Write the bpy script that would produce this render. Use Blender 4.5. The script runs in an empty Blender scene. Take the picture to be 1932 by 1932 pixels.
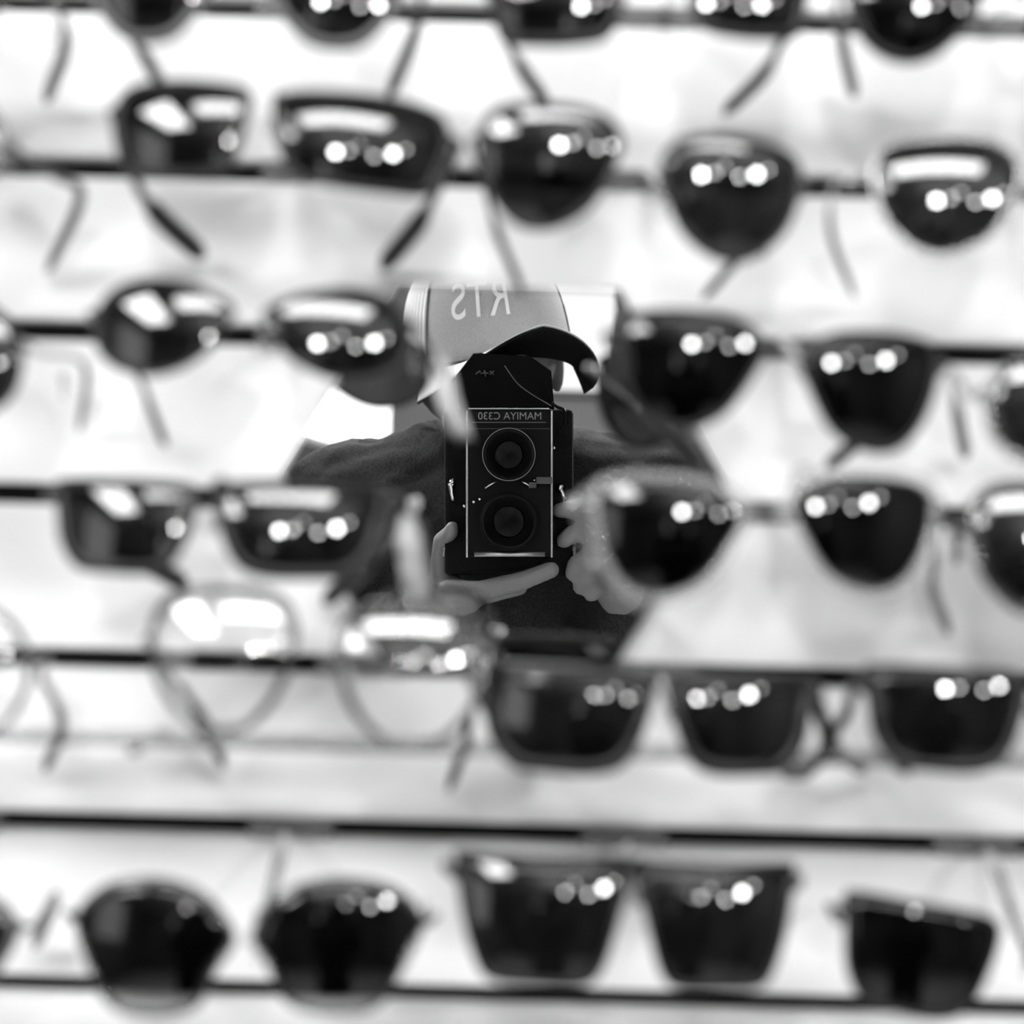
import bpy, bmesh, math, random
from mathutils import Vector, Matrix
random.seed(7)
scene = bpy.context.scene
col = scene.collection

# ------------------------------------------------------------------ camera
H = 1.50                      # height of the taking lens above the floor
F = 3655.0                    # focal length in pixels of the 1932 px frame
D = 0.90                      # lens to slat wall face
MIR = 0.894                   # lens to mirror surface
ROLL = math.radians(1.5)
CR = Vector((math.cos(ROLL), 0, math.sin(ROLL)))
CU = Vector((-math.sin(ROLL), 0, math.cos(ROLL)))
CF = Vector((0, 1, 0))
C0 = Vector((0, 0, H))
cam = bpy.data.cameras.new('camera')
cam.sensor_width = 36.0
cam.lens = F / 1932 * 36.0
cam.clip_start = 0.01
cam.clip_end = 50
cam.dof.use_dof = True
cam.dof.focus_distance = 1.815
cam.dof.aperture_fstop = cam.lens / 1000 / 0.0156
camo = bpy.data.objects.new('camera', cam)
col.objects.link(camo)
M = Matrix((CR, CU, -CF)).transposed().to_4x4()
M.translation = C0
camo.matrix_world = M
scene.camera = camo

# ------------------------------------------------------------------ world, exposure
w = bpy.data.worlds.new('world')
scene.world = w
w.use_nodes = True
w.node_tree.nodes['Background'].inputs[0].default_value = (0.6, 0.6, 0.6, 1)
w.node_tree.nodes['Background'].inputs[1].default_value = 0.5
vs = scene.view_settings
vs.view_transform = 'Standard'
vs.look = 'None'
vs.gamma = 1
vs.use_curve_mapping = False
vs.exposure = -0.50
scene.cycles.use_denoising = True
scene.cycles.transparent_max_bounces = 20
scene.cycles.max_bounces = 7
scene.cycles.diffuse_bounces = 3
scene.cycles.glossy_bounces = 4
scene.cycles.sample_clamp_indirect = 20
scene.cycles.caustics_reflective = False
scene.cycles.caustics_refractive = False

STRIP, PANEL, WINDOW, LAMP, GLOWBOX = 40.0, 44.0, 3.0, 350.0, 4.0     # radiance of the lamps, window and added glow box

# ------------------------------------------------------------------ pixel helpers
def at(px, py, d):
    return C0 + CR * ((px - 966) / F * d) + CU * ((966 - py) / F * d) + CF * d

def vm(px, py, depth):
    """Real point, depth metres behind the lens plane, whose mirror image falls on that pixel."""
    p = at(px, py, 2 * MIR + depth)
    return Vector((p.x, -depth, p.z))

# ------------------------------------------------------------------ materials
MATS = {}
def mat(name, c, rough=0.5, spec=0.5, metal=0.0, bump=0.0, bscale=200, var=0.0):
    if name in MATS: return MATS[name]
    m = bpy.data.materials.new(name); m.use_nodes = True
    nt = m.node_tree; b = nt.nodes['Principled BSDF']
    b.inputs['Base Color'].default_value = (c, c, c, 1)
    b.inputs['Roughness'].default_value = rough
    b.inputs['Specular IOR Level'].default_value = spec
    b.inputs['Metallic'].default_value = metal
    if bump or var:
        tc = nt.nodes.new('ShaderNodeTexCoord')
        n = nt.nodes.new('ShaderNodeTexNoise'); n.inputs['Scale'].default_value = bscale
        n.inputs['Detail'].default_value = 5
        nt.links.new(tc.outputs['Object'], n.inputs['Vector'])
        if bump:
            bp = nt.nodes.new('ShaderNodeBump'); bp.inputs['Strength'].default_value = bump
            bp.inputs['Distance'].default_value = 0.002
            nt.links.new(n.outputs['Fac'], bp.inputs['Height'])
            nt.links.new(bp.outputs['Normal'], b.inputs['Normal'])
        if var:
            r = nt.nodes.new('ShaderNodeMapRange')
            r.inputs['To Min'].default_value = c * (1 - var); r.inputs['To Max'].default_value = c * (1 + var)
            r.inputs['From Min'].default_value = 0.3; r.inputs['From Max'].default_value = 0.7
            nt.links.new(n.outputs['Fac'], r.inputs['Value'])
            nt.links.new(r.outputs['Result'], b.inputs['Base Color'])
    MATS[name] = m
    return m

def emis(name, s):
    if name in MATS: return MATS[name]
    m = bpy.data.materials.new(name); m.use_nodes = True
    nt = m.node_tree; nt.nodes.clear()
    e = nt.nodes.new('ShaderNodeEmission'); e.inputs[1].default_value = s
    o = nt.nodes.new('ShaderNodeOutputMaterial'); nt.links.new(e.outputs[0], o.inputs[0])
    MATS[name] = m
    return m

def glassy(name, tint, ior=1.5, coat=0.0, grad=None, rough=0.0):
    """Tinted clear plastic: a Fresnel reflection over a tinted see-through body.
    grad = (tint at the bottom of the lens): the dye itself fades from top to bottom."""
    if name in MATS: return MATS[name]
    m = bpy.data.materials.new(name); m.use_nodes = True
    nt = m.node_tree; nt.nodes.clear()
    o = nt.nodes.new('ShaderNodeOutputMaterial')
    mix = nt.nodes.new('ShaderNodeMixShader')
    tr = nt.nodes.new('ShaderNodeBsdfTransparent'); tr.inputs[0].default_value = (tint, tint, tint, 1)
    gl = nt.nodes.new('ShaderNodeBsdfGlossy'); gl.inputs['Roughness'].default_value = rough
    gl.inputs[0].default_value = (1, 1, 1, 1)
    fr = nt.nodes.new('ShaderNodeFresnel'); fr.inputs[0].default_value = ior
    fac = fr.outputs[0]
    if coat:
        a = nt.nodes.new('ShaderNodeMath'); a.operation = 'ADD'; a.inputs[1].default_value = coat; a.use_clamp = True
        nt.links.new(fac, a.inputs[0]); fac = a.outputs[0]
    if grad is not None:
        at_ = nt.nodes.new('ShaderNodeAttribute'); at_.attribute_name = 'lens_v'
        r = nt.nodes.new('ShaderNodeMapRange')
        r.inputs['From Min'].default_value = -1.0; r.inputs['From Max'].default_value = -0.5
        r.inputs['To Min'].default_value = grad; r.inputs['To Max'].default_value = tint
        nt.links.new(at_.outputs['Fac'], r.inputs['Value'])
        nt.links.new(r.outputs['Result'], tr.inputs[0])
    nt.links.new(fac, mix.inputs[0]); nt.links.new(tr.outputs[0], mix.inputs[1])
    nt.links.new(gl.outputs[0], mix.inputs[2]); nt.links.new(mix.outputs[0], o.inputs[0])
    MATS[name] = m
    return m

def mirror_mat():
    m = bpy.data.materials.new('silvered_mirror'); m.use_nodes = True
    nt = m.node_tree; nt.nodes.clear()
    g = nt.nodes.new('ShaderNodeBsdfGlossy'); g.inputs['Roughness'].default_value = 0.0
    g.inputs[0].default_value = (0.92, 0.92, 0.92, 1)
    o = nt.nodes.new('ShaderNodeOutputMaterial'); nt.links.new(g.outputs[0], o.inputs[0])
    return m

# ------------------------------------------------------------------ mesh helpers
def mesh_obj(name, verts, faces, m, parent=None, smooth=True, origin=None):
    me = bpy.data.meshes.new(name)
    o = origin or Vector((0, 0, 0))
    me.from_pydata([tuple(Vector(v) - o) for v in verts], [], faces)
    me.validate()
    bm = bmesh.new(); bm.from_mesh(me)
    bmesh.ops.recalc_face_normals(bm, faces=bm.faces); bm.to_mesh(me); bm.free()
    me.materials.append(m)
    if smooth:
        me.polygons.foreach_set('use_smooth', [True] * len(me.polygons))
    ob = bpy.data.objects.new(name, me)
    col.objects.link(ob)
    if parent is not None:
        ob.parent = parent
    elif origin is not None:
        ob.location = origin
    return ob

def empty(name, loc):
    e = bpy.data.objects.new(name, None); e.empty_display_size = 0.02
    col.objects.link(e); e.location = loc
    return e

def tag(o, label, cat, group=None):
    o['label'] = label; o['category'] = cat
    if group: o['group'] = group
    return o

def box(x0, x1, y0, y1, z0, z1, ch=0.0):
    """Box with chamfered edges when ch > 0; returns verts, faces."""
    bm = bmesh.new()
    r = bmesh.ops.create_cube(bm, size=1)
    for v in bm.verts:
        v.co = Vector(((x0 + x1) / 2 + v.co.x * (x1 - x0), (y0 + y1) / 2 + v.co.y * (y1 - y0), (z0 + z1) / 2 + v.co.z * (z1 - z0)))
    if ch:
        bmesh.ops.bevel(bm, geom=list(bm.edges), offset=ch, segments=2, affect='EDGES', profile=0.5)
    bm.verts.index_update()
    V = [v.co.copy() for v in bm.verts]; Fc = [[v.index for v in f.verts] for f in bm.faces]
    bm.free()
    return V, Fc

def join(*parts):
    V, Fc = [], []
    for v, f in parts:
        n = len(V); V += list(v); Fc += [[i + n for i in q] for q in f]
    return V, Fc

def tube(pts, radii, seg=10, flat=1.0, cap=True):
    """Swept tube along pts; radii per point; flat squashes it sideways (x) against up (z)."""
    pts = [Vector(p) for p in pts]
    V, Fc = [], []
    n = len(pts)
    up0 = Vector((0, 0, 1))
    for i, p in enumerate(pts):
        t = (pts[min(i + 1, n - 1)] - pts[max(i - 1, 0)]).normalized()
        up = up0 if abs(t.dot(up0)) < 0.95 else Vector((0, -1, 0))
        s = t.cross(up).normalized(); u = s.cross(t).normalized()
        r = radii[i] if isinstance(radii, (list, tuple)) else radii
        for k in range(seg):
            a = 2 * math.pi * k / seg
            V.append(p + s * (math.cos(a) * r * flat) + u * (math.sin(a) * r))
    for i in range(n - 1):
        for k in range(seg):
            k2 = (k + 1) % seg
            Fc.append([i * seg + k, i * seg + k2, (i + 1) * seg + k2, (i + 1) * seg + k])
    if cap:
        Fc.append(list(range(seg))[::-1]); Fc.append([(n - 1) * seg + k for k in range(seg)])
    return V, Fc

def spline(pts, n, closed=False):
    P = [Vector(p) for p in pts]; out = []
    m = len(P)
    cnt = m if closed else m - 1
    for i in range(n):
        t = i / n * cnt if closed else i / (n - 1) * cnt
        k = min(int(t), cnt - 1); f = t - k
        if closed:
            p0, p1, p2, p3 = P[(k - 1) % m], P[k % m], P[(k + 1) % m], P[(k + 2) % m]
        else:
            p1, p2 = P[k], P[k + 1]
            p0 = P[k - 1] if k > 0 else p1 * 2 - p2
            p3 = P[k + 2] if k + 2 < m else p2 * 2 - p1
        out.append(0.5 * ((2 * p1) + (p2 - p0) * f + (2 * p0 - 5 * p1 + 4 * p2 - p3) * f * f + (3 * p1 - p0 - 3 * p2 + p3) * f ** 3))
    return out

def lathe(c, prof, seg=40, axis='y'):
    """Revolve prof [(radius, along)] round the y axis through c (along > 0 goes towards +y)."""
    V, Fc = [], []
    n = len(prof)
    for k in range(seg):
        a = 2 * math.pi * k / seg
        for r, h in prof:
            if axis == 'y':
                V.append(Vector((c[0] + r * math.cos(a), c[1] + h, c[2] + r * math.sin(a))))
            elif axis == 'x':
                V.append(Vector((c[0] + h, c[1] + r * math.cos(a), c[2] + r * math.sin(a))))
            else:
                V.append(Vector((c[0] + r * math.cos(a), c[1] + r * math.sin(a), c[2] + h)))
    for k in range(seg):
        k2 = (k + 1) % seg
        for i in range(n - 1):
            Fc.append([k * n + i, k2 * n + i, k2 * n + i + 1, k * n + i + 1])
    return V, Fc

# ------------------------------------------------------------------ the room
X0, X1, Y0, Y1, Z1 = -2.2, 2.2, -3.9, 0.945, 2.7
PAINT = mat('grey_wall_paint', 0.10, 0.8, bump=0.1, bscale=60)
def struct(name, vf, m, parent=None):
    o = mesh_obj(name, vf[0], vf[1], m, parent, smooth=False)
    if parent is None: o['kind'] = 'structure'
    return o
struct('floor', box(X0 - .1, X1 + .1, Y0 - .1, Y1 + .1, -0.1, 0), mat('pale_floor_vinyl', 0.45, 0.5, bump=0.05, bscale=40, var=0.15))
struct('ceiling', box(X0 - .1, X1 + .1, Y0 - .1, Y1 + .1, Z1, Z1 + .1), mat('ceiling_white', 0.30, 0.9, bump=0.05, bscale=80))
struct('wall_right', box(X1, X1 + .1, Y0, Y1, 0, Z1), PAINT)
struct('wall_back', box(X0, X1, Y0 - .1, Y0, 0, Z1), PAINT)
# left wall with an opening for the shop window
WY0, WY1, WZ0, WZ1 = -2.2, -0.9, 1.30, 2.55
struct('wall_left', join(box(X0 - .1, X0, Y0, WY0, 0, Z1), box(X0 - .1, X0, WY1, Y1, 0, Z1),
                         box(X0 - .1, X0, WY0, WY1, 0, WZ0), box(X0 - .1, X0, WY0, WY1, WZ1, Z1)), PAINT)
win = struct('window_1', join(box(X0 - .08, X0 + .01, WY0, WY0 + .05, WZ0, WZ1), box(X0 - .08, X0 + .01, WY1 - .05, WY1, WZ0, WZ1),
                              box(X0 - .08, X0 + .01, WY0 + .05, WY1 - .05, WZ0, WZ0 + .05), box(X0 - .08, X0 + .01, WY0 + .05, WY1 - .05, WZ1 - .05, WZ1)),
             mat('window_frame_paint', 0.5, 0.4))
struct('window_pane', box(X0 - .06, X0 - .05, WY0 + .05, WY1 - .05, WZ0 + .05, WZ1 - .05), emis('bright_daylight_pane', WINDOW), win)

# slat wall: boards 76 mm apart with dark grooves between them
PITCH, GAP = 0.0762, 0.0098
def groove_z(n): return H + (966 - (26 + 309.5 * n)) * 0.0002462
BOARD = mat('white_slat_board', 0.84, 0.45, spec=0.35, bump=0.03, bscale=30)
wf = struct('wall_front', box(X0, X1, D + .014, Y1, 0, Z1), mat('dark_groove_backing', 0.012, 0.9, spec=0.1))
bv, bf = box(-1.5, 1.5, D, D + .016, -(PITCH - GAP) / 2, (PITCH - GAP) / 2, 0.0012)
bme = None
for n in range(-10, 17):
    zc = groove_z(n) - PITCH / 2
    if bme is None:
        o = mesh_obj('slat_board', bv, bf, BOARD, wf, smooth=False); bme = o.data
    else:
        o = bpy.data.objects.new('slat_board', bme); col.objects.link(o); o.parent = wf
    o.location = (0, 0, zc)

# ------------------------------------------------------------------ lamps
WHITE_METAL = mat('white_metal', 0.6, 0.4)
def panel_lamp(cx, cy, lx, ly, strength, label):
    e = empty('ceiling_light', (cx, cy, Z1))
    tag(e, label, 'ceiling light')
    fr = join(box(cx - lx/2 - .03, cx + lx/2 + .03, cy - ly/2 - .03, cy - ly/2, Z1 - .04, Z1), box(cx - lx/2 - .03, cx + lx/2 + .03, cy + ly/2, cy + ly/2 + .03, Z1 - .04, Z1),
              box(cx - lx/2 - .03, cx - lx/2, cy - ly/2, cy + ly/2, Z1 - .04, Z1), box(cx + lx/2, cx + lx/2 + .03, cy - ly/2, cy + ly/2, Z1 - .04, Z1))
    mesh_obj('light_frame', *fr, WHITE_METAL, e, False, Vector((cx, cy, Z1)))
    mesh_obj('diffuser', *box(cx - lx/2, cx + lx/2, cy - ly/2, cy + ly/2, Z1 - .03, Z1 - .01), emis('lamp_%g' % strength, strength), e, False, Vector((cx, cy, Z1)))
panel_lamp(0.05, -0.80, 1.6, 0.40, STRIP, 'long white ceiling light panel above the photographer')
panel_lamp(-1.45, -1.0, 0.66, 1.20, PANEL, 'short white ceiling light panel near the window')
def pendant(az, el, dist, r, strength, label):
    """Globe lamp on a rod, in the direction az / el (degrees) seen from the middle of the slat wall."""
    a = math.radians(az)
    cx, cy, z = dist * math.sin(a), 0.78 - dist * math.cos(a), H + dist * math.tan(math.radians(el))
    o = Vector((cx, cy, z))
    e = empty('pendant_lamp', o)
    tag(e, label, 'lamp', 'globe lamps behind the photographer')
    mesh_obj('rod', *tube([(cx, cy, Z1), (cx, cy, z + r)], .006), WHITE_METAL, e, True, o)
    mesh_obj('lamp_cap', *lathe((cx, cy, z), [(.008, r + .03), (r * .45, r + .02), (r * .5, r * .86), (.005, r * .84)], 20, 'z'), WHITE_METAL, e, True, o)
    V, Fc = lathe((cx, cy, z), [(max(1e-4, r * math.cos(t)), r * math.sin(t)) for t in [(-90 + 10 * q) / 180 * math.pi for q in range(19)]], 24, 'z')
    mesh_obj('globe', V, Fc, emis('lamp_%g' % strength, strength), e, True, o)
LAMPS = [(-1, 16.5, 2.7, .085, 1.0, 'brightest'), (6.5, 17.5, 2.9, .06, .35, 'second'), (13, 21.5, 2.5, .05, .20, 'third'), (21, 15.5, 2.8, .06, .40, 'fourth'),
         (31, 17.5, 2.5, .085, .8, 'fifth'), (38, 20, 2.6, .05, .25, 'last')]
for az, el, dist, rr, st, which in LAMPS:
    pendant(az, el, dist, rr, LAMP * st, which + ' globe lamp counted from the centre of the hanging row')

# ------------------------------------------------------------------ hexagonal mirror
def hexagon():
    c = at(950, 903, MIR); r = 420 * MIR / F
    n = 6; V = []
    for y, k in ((MIR, .985), (MIR + .0012, 1.0), (D - .0002, 1.0)):
        for i in range(n):
            a = math.pi / 3 * i
            V.append(Vector((c.x + r * k * math.cos(a), y, c.z + r * k * math.sin(a))))
    Fc = [list(range(6)), [12 + i for i in range(6)]]
    for b in (0, 6):
        for i in range(6):
            Fc.append([b + i, b + (i + 1) % 6, b + 6 + (i + 1) % 6, b + 6 + i])
    o = mesh_obj('hexagonal_mirror', V, Fc, mirror_mat(), None, False, Vector((c.x, D, c.z)))
    tag(o, 'frameless hexagonal mirror fixed to the white slat wall, reflecting the photographer', 'mirror')
hexagon()

# ------------------------------------------------------------------ glasses
SH = {
 'round': [(1, 0), (.71, .71), (0, 1), (-.71, .71), (-1, 0), (-.71, -.71), (0, -1), (.71, -.71)],
 'panto': [(1, .35), (.72, .88), (0, 1), (-.72, .9), (-1, .4), (-.84, -.35), (-.45, -.87), (0, -1), (.45, -.87), (.84, -.35)],
 'aviator': [(1, .4), (.8, .86), (.1, 1), (-.6, .95), (-.98, .6), (-.9, .0), (-.6, -.65), (-.1, -1), (.4, -.95), (.85, -.4)],
 'wayfarer': [(1, .8), (.85, .98), (.1, 1), (-.75, .95), (-1, .7), (-.92, .0), (-.7, -.75), (-.35, -1), (.2, -1), (.6, -.92), (.86, -.4), (.95, .3)],
 'square': [(1, .85), (.93, 1), (.1, 1), (-.85, 1), (-1, .85), (-.85, .0), (-.68, -.75), (-.45, -1), (.1, -1), (.5, -.98), (.7, -.8), (.88, -.1)],
 'rounded': [(1, .2), (.86, .8), (.35, 1), (-.4, .98), (-.92, .85), (-1, .5), (-.88, -.3), (-.68, -.85), (-.2, -1), (.4, -1), (.8, -.9), (.93, -.4)],
 'oval': [(1, .15), (.75, .75), (.2, 1), (-.5, .85), (-1, .45), (-.95, .1), (-.6, -.6), (-.05, -1), (.5, -.95), (.9, -.55)],
 'halfmoon': [(1, .55), (.8, .9), (.1, 1), (-.6, .9), (-1, .5), (-.85, -.05), (-.5, -.7), (0, -1), (.5, -.92), (.85, -.35)],
 'cornered': [(1, .35), (.65, .85), (0, 1), (-.6, .8), (-1, .2), (-.8, -.3), (-.55, -.85), (0, -1), (.5, -.88), (.78, -.35)],
}
NSEG = 56
def outline(shape):
    P = spline([(x, y, 0) for x, y in SH[shape]], NSEG, True)
    xs = [p.x for p in P]; ys = [p.y for p in P]
    cx, cy = (max(xs) + min(xs)) / 2, (max(ys) + min(ys)) / 2
    sx, sy = (max(xs) - min(xs)) / 2, (max(ys) - min(ys)) / 2
    return [((p.x - cx) / sx, (p.y - cy) / sy) for p in P]

RIM = {'black': mat('black_acetate', 0.008, 0.3, 0.3), 'grey': mat('grey_acetate', 0.10, 0.25, 0.5),
       'metal': mat('dark_metal_wire', 0.04, 0.3, metal=0.9), 'silver': mat('silver_wire', 0.55, 0.25, metal=0.9),
       'clear': glassy('clear_acetate', 0.72, 1.5, 0.05, rough=0.15), 'white': mat('white_acetate', 0.85, 0.3),
       'smoke': glassy('smoke_acetate', 0.36, 1.5, 0.03, rough=0.1)}
LENS = {'dark': glassy('dark_lens', 0.08, 1.5, 0.01), 'black': glassy('black_lens', 0.03, 1.5, 0.0),
        'mid': glassy('grey_lens', 0.12, 1.5, 0.02), 'clear': glassy('clear_lens', 0.97, 1.5),
        'grad': glassy('graduated_lens', 0.03, 1.5, 0.0, grad=0.80), 'gradtop': glassy('pale_graduated_lens', 0.75, 1.5, 0.02, grad=0.97)}
PAD = glassy('clear_nose_pad', 0.9, 1.45, rough=0.1)
ACRYL = glassy('clear_acrylic', 0.93, 1.4)
SHELF = glassy('clear_shelf_acrylic', 0.985, 1.49, 0.0)
def milky(name, tint, c, f):
    m = glassy(name, tint, 1.2); nt = m.node_tree
    out = nt.nodes['Material Output']; old = out.inputs[0].links[0].from_socket
    d = nt.nodes.new('ShaderNodeBsdfDiffuse'); d.inputs[0].default_value = (c, c, c, 1)
    mx = nt.nodes.new('ShaderNodeMixShader'); mx.inputs[0].default_value = f
    nt.links.new(old, mx.inputs[1]); nt.links.new(d.outputs[0], mx.inputs[2]); nt.links.new(mx.outputs[0], out.inputs[0])
    return m
FROST = milky('frosted_acrylic', .8, .8, .16)
RIM['milky'] = milky('milky_acetate', .88, .9, .16)
CHROME = mat('chrome', 0.75, 0.15, metal=1.0)

def glasses(label, L, R, shape, rim='black', lens='dark', t=3.0, depth=3.5, wire=False, pitch=6, wrap=7, dg=0.78, base=0.088,
            armL=None, armR=None, arm='black', tip='black', ar=1.6, tr=2.6, hv=0.45, bridge='keyhole', rot=(0, 0), holder=True, pads=None, hinge=True, flat=0.85):
    """L, R: silhouette boxes (x0,y0,x1,y1) of the two lenses with their rims, read at distance dg.
    t: rim width, depth: rim depth in mm."""
    k = dg / F
    L = (L[0] - 7, L[1] - 7, L[2] + 7, L[3] + 7); R = (R[0] - 7, R[1] - 7, R[2] + 7, R[3] + 7)
    ar, tr = ar * 1.3, tr * 1.3
    ol = outline(shape)
    cpx = ((L[2] + R[0]) / 2, (L[1] + L[3] + R[1] + R[3]) / 4)
    org = at(cpx[0], cpx[1], dg)
    root = empty('sunglasses' if lens != 'clear' else 'eyeglasses', org)
    tag(root, label, 'sunglasses' if lens not in ('clear', 'gradtop') else 'glasses', 'glasses on the slat wall')
    sp = math.tan(math.radians(pitch)); wr = math.tan(math.radians(wrap))
    def surf(X, Z, xc, zc, off=0.0):
        """Local point on the lens surface; X, Z metres from the bridge centre, (xc, zc) lens centre."""
        dx, dz = X - xc, Z - zc
        s = base - math.sqrt(max(base * base - dx * dx - dz * dz, 1e-6))
        y = s + (abs(X)) * wr + Z * sp + off
        return Vector((X, y, Z))
    info = {}
    for side, B, rt in ((-1, L, rot[0]), (1, R, rot[1])):
        a, b = (B[2] - B[0]) / 2 * k, (B[3] - B[1]) / 2 * k
        xc, zc = ((B[0] + B[2]) / 2 - cpx[0]) * k, (cpx[1] - (B[1] + B[3]) / 2) * k
        rr = math.radians(rt) + ROLL * 0
        def pt(u, v, shrink=0.0):
            x, z = side * u * (a - shrink), v * (b - shrink)
            return (xc + x * math.cos(rr) + z * math.sin(rr), zc - x * math.sin(rr) + z * math.cos(rr))
        info[side] = (pt, xc, zc, a, b)
        tm = t / 1000
        # ---- lens: two curved faces 1.8 mm apart
        V, Fc, LV = [], [], []
        rings = 9
        for face, off in ((0, 0.0012), (1, 0.0030)):
            base_i = len(V)
            V.append(surf(xc, zc, xc, zc, off)); LV.append(0.0)
            for r in range(1, rings + 1):
                q = r / rings
                for (u, v) in ol:
                    X, Z = pt(u, v, tm * 0.7)
                    X, Z = xc + (X - xc) * q, zc + (Z - zc) * q
                    V.append(surf(X, Z, xc, zc, off)); LV.append(v * q)
            for i in range(NSEG):
                j = (i + 1) % NSEG
                Fc.append([base_i, base_i + 1 + i, base_i + 1 + j])
                for r in range(rings - 1):
                    p = base_i + 1 + r * NSEG
                    Fc.append([p + i, p + NSEG + i, p + NSEG + j, p + j])
        e0 = 1 + (rings - 1) * NSEG; e1 = e0 + 1 + rings * NSEG
        for i in range(NSEG):
            j = (i + 1) % NSEG
            Fc.append([e0 + i, e1 + i, e1 + j, e0 + j])
        lo = mesh_obj('lens', V, Fc, LENS[lens], root)
        at_ = lo.data.attributes.new('lens_v', 'FLOAT', 'POINT')
        at_.data.foreach_set('value', LV)
        # ---- rim
        if wire:
            rad = tm / 2
            cen = []
            for (u, v) in ol:
                X, Z = pt(u, v, rad)
                cen.append(surf(X, Z, xc, zc, 0.002))
            V, Fc = [], []
            for i, p in enumerate(cen):
                tg = (cen[(i + 1) % NSEG] - cen[i - 1]).normalized()
                n1 = Vector((0, -1, 0)); n2 = tg.cross(n1).normalized()
                for kk in range(8):
                    an = 2 * math.pi * kk / 8
                    V.append(p + n1 * (rad * math.cos(an)) + n2 * (rad * math.sin(an)))
            for i in range(NSEG):
                for kk in range(8):
                    Fc.append([i * 8 + kk, i * 8 + (kk + 1) % 8, ((i + 1) % NSEG) * 8 + (kk + 1) % 8, ((i + 1) % NSEG) * 8 + kk])
            mesh_obj('rim', V, Fc, RIM[rim], root)
        else:
            dm = depth / 1000
            prof = [(0.0, .35), (.15, .08), (.5, 0), (.85, .08), (1.0, .35), (1.0, 1.0), (0.0, 1.0)]
            V, Fc = [], []
            for (u, v) in ol:
                for (s_, d_) in prof:
                    X, Z = pt(u, v, tm * s_)
                    V.append(surf(X, Z, xc, zc, -0.0008 + d_ * dm))
            n = len(prof)
            for i in range(NSEG):
                j = (i + 1) % NSEG
                for q in range(n):
                    q2 = (q + 1) % n
                    Fc.append([i * n + q, i * n + q2, j * n + q2, j * n + q])
            mesh_obj('rim', V, Fc, RIM[rim], root)
    # ---- bridge
    def inner(side, v):
        pt, xc, zc, a, b = info[side]
        best = min(ol, key=lambda q: (abs(q[1] - v) * 2 + q[0]))
        X, Z = pt(best[0], best[1], t / 2000)
        return surf(X, Z, xc, zc, 0.0025)
    bv = {'keyhole': [.35], 'high': [.72], 'double': [.3, .85], 'mid': [.1], 'flat': [.8]}[bridge]
    for v in bv:
        p, q = inner(-1, v), inner(1, v)
        mid = (p + q) / 2 + Vector((0, -.002, .0025))
        rad = (t / 2000 * 1.1) if not wire else max(.0009, t / 2000)
        if not wire: rad = max(rad, .0022)
        if bridge == 'flat': rad = .0052
        mesh_obj('bridge', *tube(spline([p, mid, q], 9), rad, 10, 0.8), RIM[rim], root)
    # ---- nose pads
    if pads if pads is not None else wire:
        for side in (-1, 1):
            p = inner(side, -.15) + Vector((-side * .002, .007, -.001))
            V, Fc = lathe((0, 0, 0), [(1e-4, -.0012), (.0028, -.0008), (.0034, .0004), (.002, .0012), (1e-4, .0013)], 14, 'x')
            V = [Vector((v.x, v.y * .8, v.z * 1.8)) + p for v in V]
            po = mesh_obj('nose_pad', V, Fc, PAD, root)
            mesh_obj('pad_wire', *tube([inner(side, -.05), p + Vector((side * .001, .002, .001)), p], .0005, 6), RIM[rim] if wire else CHROME, po)
    # ---- temples
    for side, arm_px in ((-1, armL), (1, armR)):
        if arm_px == 'none': continue
        pt, xc, zc, a, b = info[side]
        u, v = max((q for q in ol if abs(q[1] - hv) < .25), key=lambda q: q[0])
        X, Z = pt(u, v, t / 2000)
        hp = surf(X, Z, xc, zc, .002)
        B = L if side < 0 else R
        hx = B[0] if side < 0 else B[2]
        hy = (B[1] + B[3]) / 2 - hv * (B[3] - B[1]) / 2
        if arm_px is None:
            arm_px = [(hx - side * 45, hy + 105, .62), (hx - side * 120, hy + 230, 1.0)]
        y0, y1 = dg + .012, D - .010
        pts = [hp, hp + Vector((side * .0035, .004, 0)), hp + Vector((side * .004, .014, -.0015))]
        for (px, py, fr) in arm_px:
            pts.append(at(px, py, y0 + fr * (y1 - y0)) - org)
        P = spline(pts, 40)
        cut = 28 if len(arm_px) >= 2 else 30
        r = [ar / 1000 * (1.25 if i < 4 else 1.0) for i in range(cut + 1)]
        to = mesh_obj('temple', *tube(P[:cut + 1], r, 10, flat), RIM[arm], root)
        nt_ = 40 - cut
        r2 = [ar / 1000 * 1.02 + (tr - ar) / 1000 * min(1, i / 3.0) for i in range(nt_)]
        r2[-1] *= .55; r2[-2] *= .9
        mesh_obj('temple_tip', *tube(P[cut:], r2, 10, flat), RIM[tip], to)
        if hinge:
            mesh_obj('hinge', *tube([hp + Vector((side * .0005, .004, .0028)), hp + Vector((side * .0005, .004, -.0028))], .0014, 8), CHROME, to)
    # ---- the clear holder the bridge rests on
    if holder:
        n = min(range(0, 7), key=lambda q: abs(groove_z(q) - org.z))
        gz = groove_z(n)
        mp = (inner(-1, bv[0]) + inner(1, bv[0])) / 2 + org
        if not wire: mp.z -= max(.0022, t / 2000 * 1.1)
        else: mp.z -= t / 2000
        if bridge == 'flat': mp.z -= .003
        mp.z -= .0015
        ho = Vector((mp.x, D, gz))
        h = empty('display_holder', ho)
        tag(h, 'acrylic holder under ' + HOLD.pop(0), 'holder', 'clear acrylic holders')
        mesh_obj('slot_plate', *box(mp.x - .0195, mp.x + .0195, D - .004, D + .008, gz - .0042, gz + .0042, .0006), FROST, h, False, ho)
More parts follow.
